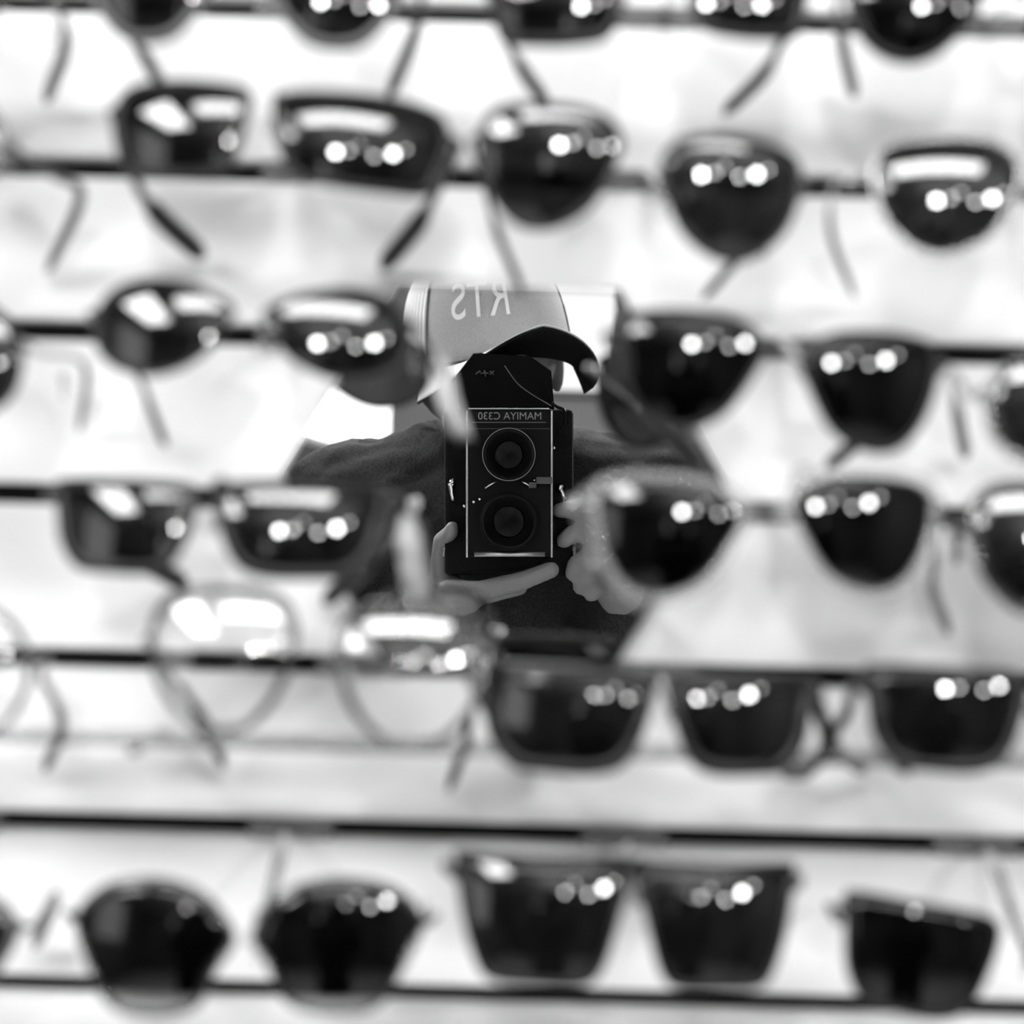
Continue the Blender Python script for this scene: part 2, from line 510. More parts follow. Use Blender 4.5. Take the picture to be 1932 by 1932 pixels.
        mesh_obj('support_rod', *tube([(mp.x, D - .003, gz), (mp.x, D - .03, gz), (mp.x, mp.y + .006, mp.z - .0042), (mp.x, mp.y - .002, mp.z - .0032)], .0022, 10), ACRYL, h, True, ho)
        mesh_obj('saddle', *tube(spline([(mp.x - .005, mp.y + .002, mp.z - .0075), (mp.x, mp.y + .002, mp.z - .0022), (mp.x + .005, mp.y + .002, mp.z - .0075)], 7), .002, 8), ACRYL, h, True, ho)
    return root

HOLD = []
def G(hold, label, *a, **k):
    HOLD[:] = [hold]
    return glasses(label, *a, **k)

# top row, cut by the frame
G('the cut-off pair in the top corner by the daylight side', 'top row pair cut off in the upper left corner, only one grey temple in view',
  (-620, -200, -350, 40), (-270, -200, 0, 45), 'oval', 'grey', 'dark', arm='smoke', tip='grey', armR=[(125, 60, .6), (88, 190, 1)], wire=True, t=2.0)
G('the round grey-rimmed pair of the top row', 'round grey-rimmed sunglasses in the top row, second pair from the left edge',
  (145, -190, 405, 72), (495, -190, 765, 75), 'panto', 'grey', 'dark', t=4, arm='metal', tip='black', armL=[(262, 90, .55), (305, 160, 1)], armR=[(790, 40, .5), (735, 180, 1)])
G('the dark pair of the top row above the two-bridge aviators', 'dark rounded sunglasses in the top row, above the double-bridge aviators',
  (925, -160, 1195, 78), (1290, -160, 1535, 55), 'rounded', 'black', 'dark', t=4, armL=[(955, 70, .5), (985, 130, .75), (1032, 195, 1)], armR=[(1480, 70, .5), (1440, 140, .7), (1368, 212, 1)], ar=1.7)
G('the big black pair in the upper right corner', 'large black sunglasses cut off in the upper right corner of the top row',
  (1615, -190, 1890, 108), (1990, -180, 2260, 110), 'oval', 'black', 'black', t=3, arm='smoke', tip='grey', armL=[(1585, 60, .5), (1612, 180, 1)], ar=1.5)
# second row
G('the cut-off pair left of the rounded black rectangle pair', 'second row pair cut off at the left edge, only its pale temple in view',
  (-540, 180, -280, 380), (-200, 185, 60, 385) if False else (-210, 180, -10, 380), 'panto', 'clear', 'mid', t=3, arm='smoke', tip='smoke', armR=[(100, 330, .4), (152, 370, .66), (90, 512, 1)], ar=1.5, tr=2.2)
G('the rounded black rectangle pair of the second row', 'black rounded-rectangle sunglasses with thick temple tips in the second row',
  (203, 150, 462, 328), (508, 165, 840, 342), 'rounded', 'black', 'dark', t=3.4, armL=[(258, 345, .45), (298, 405, .7), (382, 482, 1)], armR=[(828, 350, .5), (790, 420, .72), (722, 503, 1)], ar=1.9, tr=3.8, bridge='high', rot=(0, 4), wrap=9, pitch=5)
G('the double-bridge aviators', 'double-bridge wire aviator sunglasses hanging crooked in the second row',
  (903, 198, 1166, 428), (1250, 252, 1512, 478), 'aviator', 'metal', 'mid', t=2.3, wire=True, bridge='double', arm='black', tip='black', armL=[(915, 350, .45), (940, 440, .7), (985, 548, 1)], armR=[(1440, 430, .5), (1390, 490, .75), (1328, 562, 1)], ar=1.1, tr=1.7, rot=(4, 4), wrap=4, pitch=-4)
G('the pale-armed aviators at the right edge', 'aviator sunglasses with pale temples in the second row, cut off by the right edge',
  (1662, 258, 1932, 478), (2030, 262, 2300, 480), 'aviator', 'silver', 'mid', t=1.6, wire=True, arm='silver', tip='smoke', armL=[(1575, 345, .25), (1568, 440, .6), (1612, 560, 1)], ar=1.0, tr=1.6, pitch=4, wrap=5)
# third row
G('the cut-off dark pair at the left edge of the third row', 'dark sunglasses cut off by the left edge in the third row',
  (-580, 560, -320, 770), (-240, 560, 22, 780), 'oval', 'metal', 'mid', t=2, wire=True, arm='silver', tip='smoke', armR=[(160, 690, .65), (150, 812, 1)], ar=1.0, tr=1.5)
G('the thin metal pair left of the mirror', 'thin metal oval sunglasses in the third row, overlapping the mirror',
  (165, 528, 432, 706), (493, 538, 768, 706), 'oval', 'metal', 'dark', t=1.8, wire=True, arm='metal', tip='metal', armL=[(258, 705, .55), (285, 770, .78), (312, 840, 1)], armR=[(800, 640, .5), (838, 730, .75), (876, 822, 1)], ar=1.2, tr=1.7, bridge='mid', pitch=8, wrap=8)
G('the black round pair right of the mirror', 'black round sunglasses with a brow bar in the third row, right of the mirror',
  (1168, 592, 1440, 812), (1515, 622, 1775, 842), 'halfmoon', 'black', 'black', t=3, bridge='high', armL=[(1240, 760, .5), (1330, 880, 1)], armR=[(1660, 800, .6), (1560, 880, 1)], ar=1.5, rot=(3, 3), pitch=-2, wrap=4)
G('the grey-lensed pair at the right edge of the third row', 'grey-lensed sunglasses cut off by the right edge in the third row',
  (1880, 668, 2150, 880), (2240, 672, 2500, 890), 'oval', 'clear', 'mid', t=2.5, arm='silver', tip='grey', armL=[(1795, 700, .4), (1808, 790, .75), (1822, 862, 1)], ar=1.2, tr=2.6)
# fourth row
G('the thick black wayfarers left of the mirror', 'thick black wayfarer sunglasses in the fourth row, overlapping the left of the mirror',
  (85, 912, 362, 1082), (398, 908, 722, 1084), 'wayfarer', 'black', 'dark', t=5, depth=5, bridge='flat', armL=[(235, 1045, .6), (275, 1062, .75), (350, 1102, 1)], armR=[(735, 1010, .5), (680, 1070, .75), (615, 1135, 1)], ar=2.6, tr=3.6, wrap=9, hv=.7, pitch=9)
G('the translucent white pair right of the mirror', 'translucent white sunglasses with dark half-moon lenses in the fourth row',
  (1118, 900, 1412, 1142), (1488, 882, 1782, 1122), 'halfmoon', 'milky', 'black', t=4.5, depth=4, bridge='flat', arm='milky', tip='smoke', armL=[(1140, 1090, .6), (1210, 1150, 1)], armR=[(1765, 1050, .5), (1760, 1110, .75), (1790, 1195, 1)], ar=1.6, tr=2.2, pitch=1, rot=(2, 2))
G('the large grey pair at the right edge of the fourth row', 'large grey sunglasses cut off by the right edge in the fourth row',
  (1845, 915, 2120, 1165), (2210, 915, 2480, 1165), 'panto', 'smoke', 'mid', t=3.5, arm='black', tip='black', armL=[(1800, 985, .5), (1806, 1060, 1)], ar=1.3, tr=2.0)
# fifth row
G('the round optical pair at the left edge', 'round clear glasses cut off by the left edge in the fifth row',
  (-450, 1130, -180, 1395), (-100, 1140, 60, 1400) if False else (-230, 1135, 40, 1400), 'round', 'grey', 'clear', t=2.6, arm='smoke', tip='grey', armR=[(80, 1280, .4), (116, 1360, .7), (86, 1452, 1)], ar=1.6, tr=2.2)
G('the round clear optical glasses', 'round clear-lensed eyeglasses with thin grey rims in the fifth row',
  (272, 1118, 550, 1388), (634, 1138, 922, 1408), 'panto', 'smoke', 'clear', t=3.8, depth=3, bridge='keyhole', arm='smoke', tip='black', armL=[(320, 1270, .4), (380, 1350, .7), (422, 1445, 1)], armR=[(898, 1300, .5), (880, 1390, .75), (848, 1488, 1)], ar=1.5, tr=2.1, pitch=8, wrap=5)
G('the thick black rectangular pair', 'thick black rectangular sunglasses in the fifth row, just below the mirror',
  (905, 1272, 1234, 1466), (1268, 1276, 1545, 1460), 'wayfarer', 'black', 'dark', t=6, depth=6, bridge='flat', armL=[(960, 1400, .5), (1010, 1440, 1)], armR=[(1560, 1400, .4), (1520, 1450, .7), (1480, 1455, 1)], ar=3.0, tr=3.4, wrap=9, hv=.6, pitch=5)
G('the thick black pair at the lower right edge', 'thick black sunglasses cut off by the right edge in the fifth row',
  (1648, 1272, 1945, 1462), (1980, 1280, 2280, 1462), 'wayfarer', 'black', 'dark', t=5, depth=5, bridge='flat', armL=[(1600, 1340, .35), (1570, 1400, .6), (1630, 1455, 1)], ar=2.2, tr=2.8, wrap=8, pitch=3)
# bottom row
G('the cut-off pair in the lower left corner', 'grey pair cut off by the left edge in the bottom row',
  (-560, 1690, -300, 1900), (-230, 1690, 40, 1900) if False else (-250, 1690, 12, 1905), 'cornered', 'grey', 'mid', t=3, arm='smoke', tip='grey', armR=[(105, 1690, .5), (66, 1785, 1)], ar=1.2, tr=2.6)
G('the faceted pair with graduated lenses', 'faceted black sunglasses with graduated lenses in the bottom row at left',
  (132, 1676, 432, 1925), (474, 1666, 788, 1912), 'cornered', 'smoke', 'grad', t=2.6, bridge='keyhole', armL=[(300, 1790, .6), (330, 1830, 1)], armR=[(720, 1800, .6), (700, 1860, 1)], ar=1.4, tr=2.2, pitch=5, wrap=4, pads=True)
G('the large square flat-topped pair', 'large square flat-topped black sunglasses in the middle of the bottom row',
  (856, 1634, 1188, 1864), (1206, 1640, 1506, 1864), 'square', 'black', 'dark', t=3.2, bridge='flat', armL=[(960, 1740, .5), (1010, 1840, 1)], armR=[(1440, 1740, .5), (1380, 1850, 1)], ar=2.0, tr=2.6, pitch=8, wrap=4)
G('the tilted pair in the lower right corner', 'black sunglasses with a thin pale temple, tilted in the lower right corner',
  (1598, 1722, 1884, 1928), (1965, 1760, 2250, 1960), 'wayfarer', 'black', 'black', t=2.4, arm='metal', tip='metal', armL=[(1585, 1740, .4), (1560, 1705, 1)], ar=1.1, tr=1.6, rot=(7, 7), pitch=2)

# clear ledge under the fifth row
def ledge():
    zc = at(966, 1420, .822).z; o = Vector((0, D, zc))
    e = empty('acrylic_ledge', o)
    tag(e, 'long clear acrylic ledge under the fifth row of glasses', 'shelf')
    mesh_obj('ledge_strip', *box(-.45, .45, .822, .845, zc - .0016, zc + .0030, .0004), glassy('acrylic_edge', .66, 1.4), e, False, o)
    for x in (-.32, -.158, .008, .17, .32):
        mesh_obj('bracket', *box(x - .002, x + .002, .822, D - .0002, zc - .0050, zc - .0017, .0003), SHELF, e, False, o)
ledge()

# ------------------------------------------------------------------ the twin-lens camera in the photographer's hands
LEATHER = mat('black_leatherette', 0.006, 0.6, 0.1, bump=0.5, bscale=900)
BLACKM = mat('black_enamel', 0.005, 0.4, 0.1)
KNOB = mat('ridged_aluminium', 0.45, 0.3, metal=1.0)
CAMGLASS = mat('coated_lens_glass', 0.003, 0.1, 0.1)
PRINT = mat('pale_engraving', 0.22, 0.6)
S = (2 * MIR + .03) / F        # metres per pixel at the camera front
def text_mesh(body, size, extrude=0.0003):
    cu = bpy.data.curves.new('lettering', 'FONT'); cu.body = body; cu.size = size; cu.extrude = extrude
    cu.align_x = 'CENTER'; cu.align_y = 'CENTER'
    ob = bpy.data.objects.new('lettering', cu); col.objects.link(ob)
    dg = bpy.context.evaluated_depsgraph_get()
    me = bpy.data.meshes.new_from_object(ob.evaluated_get(dg))
    bpy.data.objects.remove(ob); bpy.data.curves.remove(cu)
    return [v.co.copy() for v in me.vertices], [list(p.vertices) for p in me.polygons]

def make_camera():
    base = vm(960, 1085, .09)
    root = empty('twin_lens_camera', base)
    tag(root, 'black twin-lens reflex camera with chrome edges, held in front of the photographer', 'camera')
    R3 = Matrix((CR, CF, CU)).transposed()
    def L(px, py, dp): return vm(px, py, dp)
    def bx(px0, px1, py0, py1, d0, d1, ch=.001):
        """Box between pixel edges (at its own depth) and depths, square to the lens axis."""
        c = L((px0 + px1) / 2, (py0 + py1) / 2, d0)
        sx = (px1 - px0) / 2 * (2 * MIR + d0) / F; sz = (py1 - py0) / 2 * (2 * MIR + d0) / F
        V, Fc = box(-sx, sx, -(d1 - d0), 0, -sz, sz, ch)
        return [R3 @ v + c for v in V], Fc
    def add(name, vf, m, parent=root, smooth=False):
        return mesh_obj(name, vf[0], vf[1], m, parent, smooth, base)
    add('body', bx(838, 1082, 772, 1085, .050, .150, .004), LEATHER)
    add('bellows', join(*[bx(892 - (i % 2) * 6, 1030 + (i % 2) * 6, 790, 1040, .032 + i * .003, .035 + i * .003, .0006) for i in range(6)]), BLACKM)
    fp = add('front_panel', bx(881, 1041, 771, 1050, .020, .032, .002), BLACKM)
    np_ = add('name_plate', bx(888, 1034, 775, 797, .0185, .021, .0006), BLACKM)
    V, Fc = text_mesh('MAMIYA C330', .0098)
    c = L(962, 785.5, .0185)
    add('lettering', ([c + CR * (-v.x * .98) + CU * v.y + Vector((0, v.z + .0001, 0)) for v in V], Fc), PRINT, np_)
    add('engraved_line', bx(890, 1030, 796, 797.5, .0183, .019, 0), mat('faint_line', .12, .4, metal=.5), np_)
    add('panel_seam', bx(884, 1038, 808, 809.2, .0192, .0205, 0), mat('dim_line', .06, .4, metal=.5), fp)
    for x0, x1, y0, y1 in ((879.5, 882.5, 775, 1052), (1039.5, 1042.5, 775, 1052), (884, 1036, 769.5, 772)):
        add('chrome_edge', bx(x0, x1, y0, y1, .0185, .0215, .0003), CHROME)
    add('roller_bar', tube([L(895, 1045.5, .019), L(1028, 1045.5, .019)], .0026, 14), mat('satin_steel', .5, .3, metal=1.0), root, True)
    # viewing lens above, taking lens below
    def lens(name, px, py, r, ring):
        c = L(px, py, .020)
        prof = [(r * 1.0, -.001), (r * 1.0, .010), (r * .96, .0118), (r * .88, .0118), (r * .84, .0095), (r * .6, .006), (r * .58, .001)]
        b = add(name, lathe(c, prof, 56), BLACKM, root, True)
        add('front_glass', lathe((c.x, c.y + .001, c.z), [(1e-4, .003), (r * .3, .0025), (r * .585, .0005)], 40), CAMGLASS, b, True)
        add('filter_ring', lathe((c.x, c.y, c.z), [(r * .985, .0112), (r * 1.012, .0112), (r * 1.012, .0124), (r * .985, .0124), (r * .985, .0112)], 64), ring, b, True)
    lens('viewing_lens', 960, 858, 49 * S, mat('satin_ring', .30, .35, metal=1.0))
    lens('taking_lens', 960, 984, 54 * S, BLACKM)
    for (a, b_) in (((915, 921), (936, 908)), ((984, 908), (1000, 917))):
        add('shutter_bracket', tube([L(a[0], a[1], .014), L(b_[0], b_[1], .014)], .0010, 8), CHROME, root, True)
    add('shutter_lever', join(bx(998, 1012, 910, 921, .013, .018, .0004), bx(1012, 1042, 900, 913, .013, .018, .0004)), mat('dull_steel', .10, .35, metal=.8), root)
    for (x, y, r) in ((1008, 906, 2.2), (894, 947, 3.2), (905, 942, 3.0), (928, 891, 2.6), (876, 955, 3)):
        c = L(x, y, .014)
        add('screw', lathe(c, [(1e-4, .002), (r * S * .7, .002), (r * S, 0), (r * S, -.006)], 14), CHROME, root, True)
    # knobs, levers and lugs at the sides
    for (xa, xb) in ((836, 860), (1062, 1086)):
        c = L((xa + xb) / 2, 1034, .06)
        r = 16.5 * S; hw = (xb - xa) / 2 * S
        V, Fc = [], []
        n = 30
        for k in range(n * 2):
            rr = r if (k // 1) % 2 == 0 else r * .86
            a = math.pi * k / n
            for h in (-hw, hw):
                V.append(c + Vector((h, rr * math.cos(a), rr * math.sin(a))))
        for k in range(n * 2):
            k2 = (k + 1) % (n * 2)
            Fc.append([2 * k, 2 * k + 1, 2 * k2 + 1, 2 * k2])
        Fc += [[2 * k for k in range(n * 2)], [2 * k + 1 for k in range(n * 2)]]
        add('focus_knob', (V, Fc), KNOB)
        inx = 868 if xa < 900 else 1050
        add('knob_shaft', tube([L(inx, 1034, .06), L((xa + xb) / 2, 1034, .06)], .003, 12), CHROME, root, True)
    add('strap_lug', tube(spline([L(1043, 760, .05), L(1052, 768, .045), L(1064, 774, .05), L(1066, 800, .05), L(1052, 818, .05)], 16), .0018, 8), BLACKM, root, True)
    add('strap_lug', tube(spline([L(856, 905, .05), L(851, 915, .048), L(856, 945, .052)], 10), .0028, 8), CHROME, root, True)
    add('crank', join(tube([L(1050, 920, .05), L(1058, 925, .046), L(1066, 942, .046)], .0022, 10), tube([L(1054, 918, .046), L(1060, 922, .044)], .0034, 10)), CHROME, root, True)
    add('flash_socket', lathe(L(1045, 845, .046), [(1e-4, .003), (.0014, .003), (.0018, -.004)], 12), CHROME, root, True)
    # folding hood with its raised front flap
    c0 = .058
    hv_ = [L(868, 772, c0), L(1046, 772, c0), L(1040, 700, c0 + .012), L(1000, 672, c0 + .014), L(893, 666, c0 + .014), L(860, 712, c0 + .01)]
    hb = [p + Vector((0, -.075, 0)) for p in hv_]
    n = len(hv_)
    add('hood', (hv_ + hb, [list(range(n)), [n + i for i in range(n)]] + [[i, (i + 1) % n, n + (i + 1) % n, n + i] for i in range(n)]), mat('matt_black_metal', .005, .7, .06))
    edge = mat('worn_hood_edge', .16, .4, metal=.8)
    add('hood_edge', tube([L(861, 709, c0 + .009), L(893, 667, c0 + .013), L(910, 666, c0 + .013)], .0005, 6), edge, root, True)
    add('hood_edge', tube(spline([L(952, 690, c0 - .002), L(975, 722, c0 - .002), L(1000, 742, c0 - .002), L(1040, 766, c0 - .002)], 16), .0005, 6), edge, root, True)
    em = mat('faint_emblem', .05, .5)
    for (xa, ya, xb, yb) in ((898, 706, 905, 700), (905, 700, 907, 707), (908, 704, 922, 704), (914, 699, 916, 711), (924, 700, 932, 707), (932, 700, 924, 707)):
        add('emblem_stroke', tube([L(xa, ya, c0 + .003), L(xb, yb, c0 + .003)], .0007, 6), em, root, True)
make_camera()

# ------------------------------------------------------------------ the photographer
def capsules(bones, seg=14):
    """Closed tapered capsules, to be fused by a voxel remesh."""
    V, Fc = [], []
    for (p0, r0, p1, r1) in bones:
        p0, p1 = Vector(p0), Vector(p1)
        ax = (p1 - p0)
        ln = max(ax.length, 1e-5); ax = ax / ln
        s = ax.cross(Vector((0.3, 0.2, 0.93))).normalized(); u = s.cross(ax)
        rows = []
        for i in range(6):
            a = -math.pi / 2 + (i + .5) / 6 * math.pi / 2
            rows.append((p0 + ax * (r0 * math.sin(a)), r0 * math.cos(a)))
        for i in range(6):
            a = (i + .5) / 6 * math.pi / 2
            rows.append((p1 + ax * (r1 * math.sin(a)), r1 * math.cos(a)))
        b = len(V)
        for c, r in rows:
            for k in range(seg):
                an = 2 * math.pi * k / seg
                V.append(c + s * (r * math.cos(an)) + u * (r * math.sin(an)))
        for i in range(len(rows) - 1):
            for k in range(seg):
                k2 = (k + 1) % seg
                Fc.append([b + i * seg + k, b + i * seg + k2, b + (i + 1) * seg + k2, b + (i + 1) * seg + k])
        Fc.append([b + k for k in range(seg)][::-1])
        Fc.append([b + (len(rows) - 1) * seg + k for k in range(seg)])
    return V, Fc

def fuse(name, vf, m, parent, origin, voxel, smooth_it=4, disp=0.0, dscale=.06):
    o = mesh_obj(name, vf[0], vf[1], m, parent, True, origin)
    r = o.modifiers.new('fuse', 'REMESH'); r.mode = 'VOXEL'; r.voxel_size = voxel; r.use_smooth_shade = True
    s = o.modifiers.new('soften', 'SMOOTH'); s.factor = .5; s.iterations = smooth_it
    if disp:
        tx = bpy.data.textures.new(name + '_folds', 'CLOUDS'); tx.noise_scale = dscale; tx.noise_depth = 2
        d = o.modifiers.new('folds', 'DISPLACE'); d.texture = tx; d.strength = disp; d.mid_level = .5; d.texture_coords = 'LOCAL'
    dg = bpy.context.evaluated_depsgraph_get()
    me = bpy.data.meshes.new_from_object(o.evaluated_get(dg))
    o.modifiers.clear(); o.data = me
    if not me.materials: me.materials.append(m)
    me.polygons.foreach_set('use_smooth', [True] * len(me.polygons))
    return o

def ellipsoid(c, rx, ry, rz, R=None, nu=24, nv=16):
    V, Fc = [], []
    for j in range(nv + 1):
        b = -math.pi / 2 + math.pi * j / nv
        b = max(min(b, math.pi / 2 - .02), -math.pi / 2 + .02)
        for i in range(nu):
            a = 2 * math.pi * i / nu
            p = Vector((rx * math.cos(b) * math.cos(a), ry * math.cos(b) * math.sin(a), rz * math.sin(b)))
            V.append((R @ p if R else p) + Vector(c))
    for j in range(nv):
        for i in range(nu):
            Fc.append([j * nu + i, j * nu + (i + 1) % nu, (j + 1) * nu + (i + 1) % nu, (j + 1) * nu + i])
    Fc.append(list(range(nu))[::-1]); Fc.append([nv * nu + i for i in range(nu)])
    return V, Fc

SKIN = mat('skin', 0.20, 0.5, 0.3, bump=0.15, bscale=400)
JACKET = mat('dark_jacket_cloth', 0.030, 0.9, 0.1, bump=0.9, bscale=500, var=0.5)
TROUSER = mat('dark_trousers_cloth', 0.02, 0.9, 0.1, bump=0.5, bscale=300)
HAIR = mat('dark_hair', 0.015, 0.5, 0.3, bump=0.5, bscale=300)
FOOT = vm(950, 900, .30); FOOT.z = 0
person = empty('person', FOOT)
tag(person, 'person in a trucker cap and dark jacket photographing the mirror with a twin-lens camera', 'person')
# head frame: turned a little and leaning
HC = vm(922, 678, .262)
HR = (Matrix.Rotation(math.radians(-18), 3, 'Z') @ Matrix.Rotation(math.radians(-6), 3, 'Y') @ Matrix.Rotation(math.radians(2), 3, 'X'))
# local axes of the head: +y looks forward (towards the mirror), +x to picture right, +z up
def hd(x, y, z): return HC + HR @ Vector((x, y, z))
chest = vm(950, 1060, .31); neck0 = vm(945, 850, .29)
pelvis = Vector((chest.x, -.31, .93))
shL, shR = vm(655, 965, .30), vm(1290, 965, .30)
elL, elR = vm(575, 1400, .25), vm(1370, 1400, .25)
wrL, wrR = vm(800, 1150, .115), vm(1178, 1120, .115)
B = [(neck0, .055, HC + HR @ Vector((0, -.01, -.03)), .058), (chest, .11, neck0, .06), (pelvis, .11, chest, .12),
     (chest + Vector((-.05, 0, .03)), .09, shL, .05), (chest + Vector((.05, 0, .03)), .09, shR, .05),
     (shL, .048, elL, .038), (elL, .038, wrL, .026), (shR, .048, elR, .038), (elR, .038, wrR, .026)]
for s in (-1, 1):
    hip = pelvis + Vector((s * .09, 0, -.03)); knee = Vector((hip.x + s * .02, -.29, .50)); ank = Vector((hip.x + s * .03, -.32, .09))
    B += [(hip, .085, knee, .055), (knee, .052, ank, .036), (ank, .035, ank + Vector((0, .15, -.05)), .03)]
# left-hand side of the picture: palm under the camera, finger along its front, thumb up the side
B += [(wrL, .026, vm(838, 1122, .095), .024), (vm(832, 1118, .085), .020, vm(880, 1128, .065), .016),
      (vm(845, 1118, .050), .0125, vm(905, 1116, .036), .0105), (vm(905, 1116, .036), .0105, vm(985, 1096, .030), .0095), (vm(985, 1096, .030), .0095, vm(1040, 1075, .028), .0082),
      (vm(860, 1124, .07), .012, vm(925, 1120, .062), .0095), (vm(925, 1120, .062), .0095, vm(975, 1108, .06), .0085),
      (vm(860, 1124, .09), .012, vm(930, 1118, .085), .0095), (vm(930, 1118, .085), .0095, vm(980, 1108, .084), .0085),
      (vm(860, 1124, .11), .011, vm(940, 1112, .108), .0085),
      (vm(838, 1116, .085), .0135, vm(830, 1062, .078), .0100), (vm(830, 1062, .078), .0100, vm(833, 1020, .066), .0085), (vm(833, 1020, .066), .0085, vm(851, 1003, .042), .0075), (vm(851, 1003, .042), .0075, vm(853, 994, .040), .0062)]
# right-hand side: thumb across, fingers round the knob
B += [(wrR, .026, vm(1140, 1062, .095), .026), (vm(1140, 1062, .095), .024, vm(1142, 1020, .09), .020),
      (vm(1150, 1010, .085), .014, vm(1112, 966, .055), .0115), (vm(1112, 966, .055), .0115, vm(1080, 961, .046), .0095), (vm(1080, 961, .046), .0095, vm(1056, 963, .043), .0078),
      (vm(1145, 1020, .08), .012, vm(1108, 1005, .045), .0100), (vm(1108, 1005, .045), .0100, vm(1078, 1008, .040), .0088), (vm(1078, 1008, .040), .0088, vm(1064, 1020, .040), .0078),
      (vm(1145, 1050, .08), .012, vm(1108, 1052, .050), .0100), (vm(1108, 1052, .050), .0100, vm(1086, 1066, .046), .0090), (vm(1086, 1066, .046), .0090, vm(1080, 1082, .05), .0078),
      (vm(1145, 1075, .085), .012, vm(1116, 1082, .055), .0098), (vm(1116, 1082, .055), .0098, vm(1100, 1098, .052), .0085), (vm(1100, 1098, .052), .0085, vm(1094, 1108, .06), .0075),
      (vm(1150, 1095, .09), .011, vm(1128, 1108, .064), .0088), (vm(1128, 1108, .064), .0088, vm(1116, 1122, .062), .0075)]
head = ellipsoid(hd(0, -.008, .02), .076, .094, .098, HR)
jaw = ellipsoid(hd(0, .018, -.062), .056, .066, .062, HR)
nose = capsules([(hd(0, .084, .012), .008, hd(0, .104, -.026), .0125), (hd(-.009, .094, -.029), .007, hd(.009, .094, -.029), .007)])
brow = capsules([(hd(-.045, .066, .018), .008, hd(-.012, .074, .016), .008), (hd(.045, .066, .018), .008, hd(.012, .074, .016), .008)])
lips = capsules([(hd(-.022, .076, -.056), .0055, hd(.022, .076, -.056), .0055), (hd(-.018, .075, -.066), .0065, hd(.018, .075, -.066), .0065), (hd(-.01, .068, -.098), .016, hd(.01, .068, -.098), .016)])
lids = capsules([(hd(s * .044, .0700, .007), .0045, hd(s * .018, .0745, .008), .0045) for s in (-1, 1)] + [(hd(s * .043, .0690, -.009), .004, hd(s * .019, .0735, -.010), .004) for s in (-1, 1)])
ears = join(ellipsoid(hd(-.078, -.012, -.008), .008, .018, .031, HR), ellipsoid(hd(.078, -.012, -.008), .008, .018, .031, HR))
body = fuse('body', join(capsules(B), head, jaw, nose, brow, lips, lids, ears), SKIN, person, FOOT, .0032, 3)
for s in (-1, 1):
    e = mesh_obj('eye', *ellipsoid(hd(s * .031, .0665, .001), .012, .012, .012, HR, 16, 10), mat('eye_white', .6, .1), person, True, FOOT)
    mesh_obj('iris', *ellipsoid(hd(s * .031, .078, .000), .0055, .0012, .0055, HR, 14, 8), mat('dark_iris', .02, .1), e, True, FOOT)
mesh_obj('hair', *ellipsoid(hd(0, -.022, .012), .081, .090, .090, HR), HAIR, person, True, FOOT)
# jacket, trousers and shoes
JB = [(chest + Vector((0, 0, .02)), .135, neck0 + Vector((0, 0, -.03)), .085), (Vector((chest.x, -.31, .88)), .15, chest, .145),
      (chest + Vector((-.06, 0, .05)), .105, shL, .075), (chest + Vector((.06, 0, .05)), .105, shR, .075),
      (Vector((chest.x - .07, -.31, .88)), .12, chest + Vector((-.09, 0, 0)), .12), (Vector((chest.x + .07, -.31, .88)), .12, chest + Vector((.09, 0, 0)), .12),
      (shL, .075, elL, .062), (elL, .062, wrL + (elL - wrL) * .12, .042), (shR, .075, elR, .062), (elR, .062, wrR + (elR - wrR) * .12, .042)]
# stand-up collar
for k in range(14):
    a0, a1 = 2 * math.pi * k / 14, 2 * math.pi * (k + 1) / 14
    if 2 <= k <= 4: continue
    f = lambda a: neck0 + Vector((.088 * math.cos(a), .078 * math.sin(a), .000 + .012 * math.sin(-a)))
    JB.append((f(a0), .014, f(a1), .014))
    JB.append((f(a0) + Vector((0, 0, .018)), .010, f(a1) + Vector((0, 0, .018)), .010))
fuse('jacket', capsules(JB), JACKET, person, FOOT, .007, 4, .022, .05)
TB = []
for s in (-1, 1):
    hip = pelvis + Vector((s * .09, 0, -.03)); knee = Vector((hip.x + s * .02, -.29, .50)); ank = Vector((hip.x + s * .03, -.32, .08))
    TB += [(pelvis, .125, hip, .105), (hip, .105, knee, .075), (knee, .072, ank, .06)]
fuse('trousers', capsules(TB), TROUSER, person, FOOT, .012, 3, .01, .08)
for s in (-1, 1):
    ank = Vector((pelvis.x + s * .12, -.32, .08))
    V, Fc = capsules([((ank.x, ank.y - .03, .045), .043, (ank.x, ank.y + .08, .04), .04), ((ank.x, ank.y + .08, .04), .038, (ank.x, ank.y + .19, .035), .034)])
    V = [Vector((v.x, v.y, max(v.z, .004))) for v in V]
    mesh_obj('shoe', V, Fc, mat('black_shoe_leather', .02, .35), person, True, FOOT)
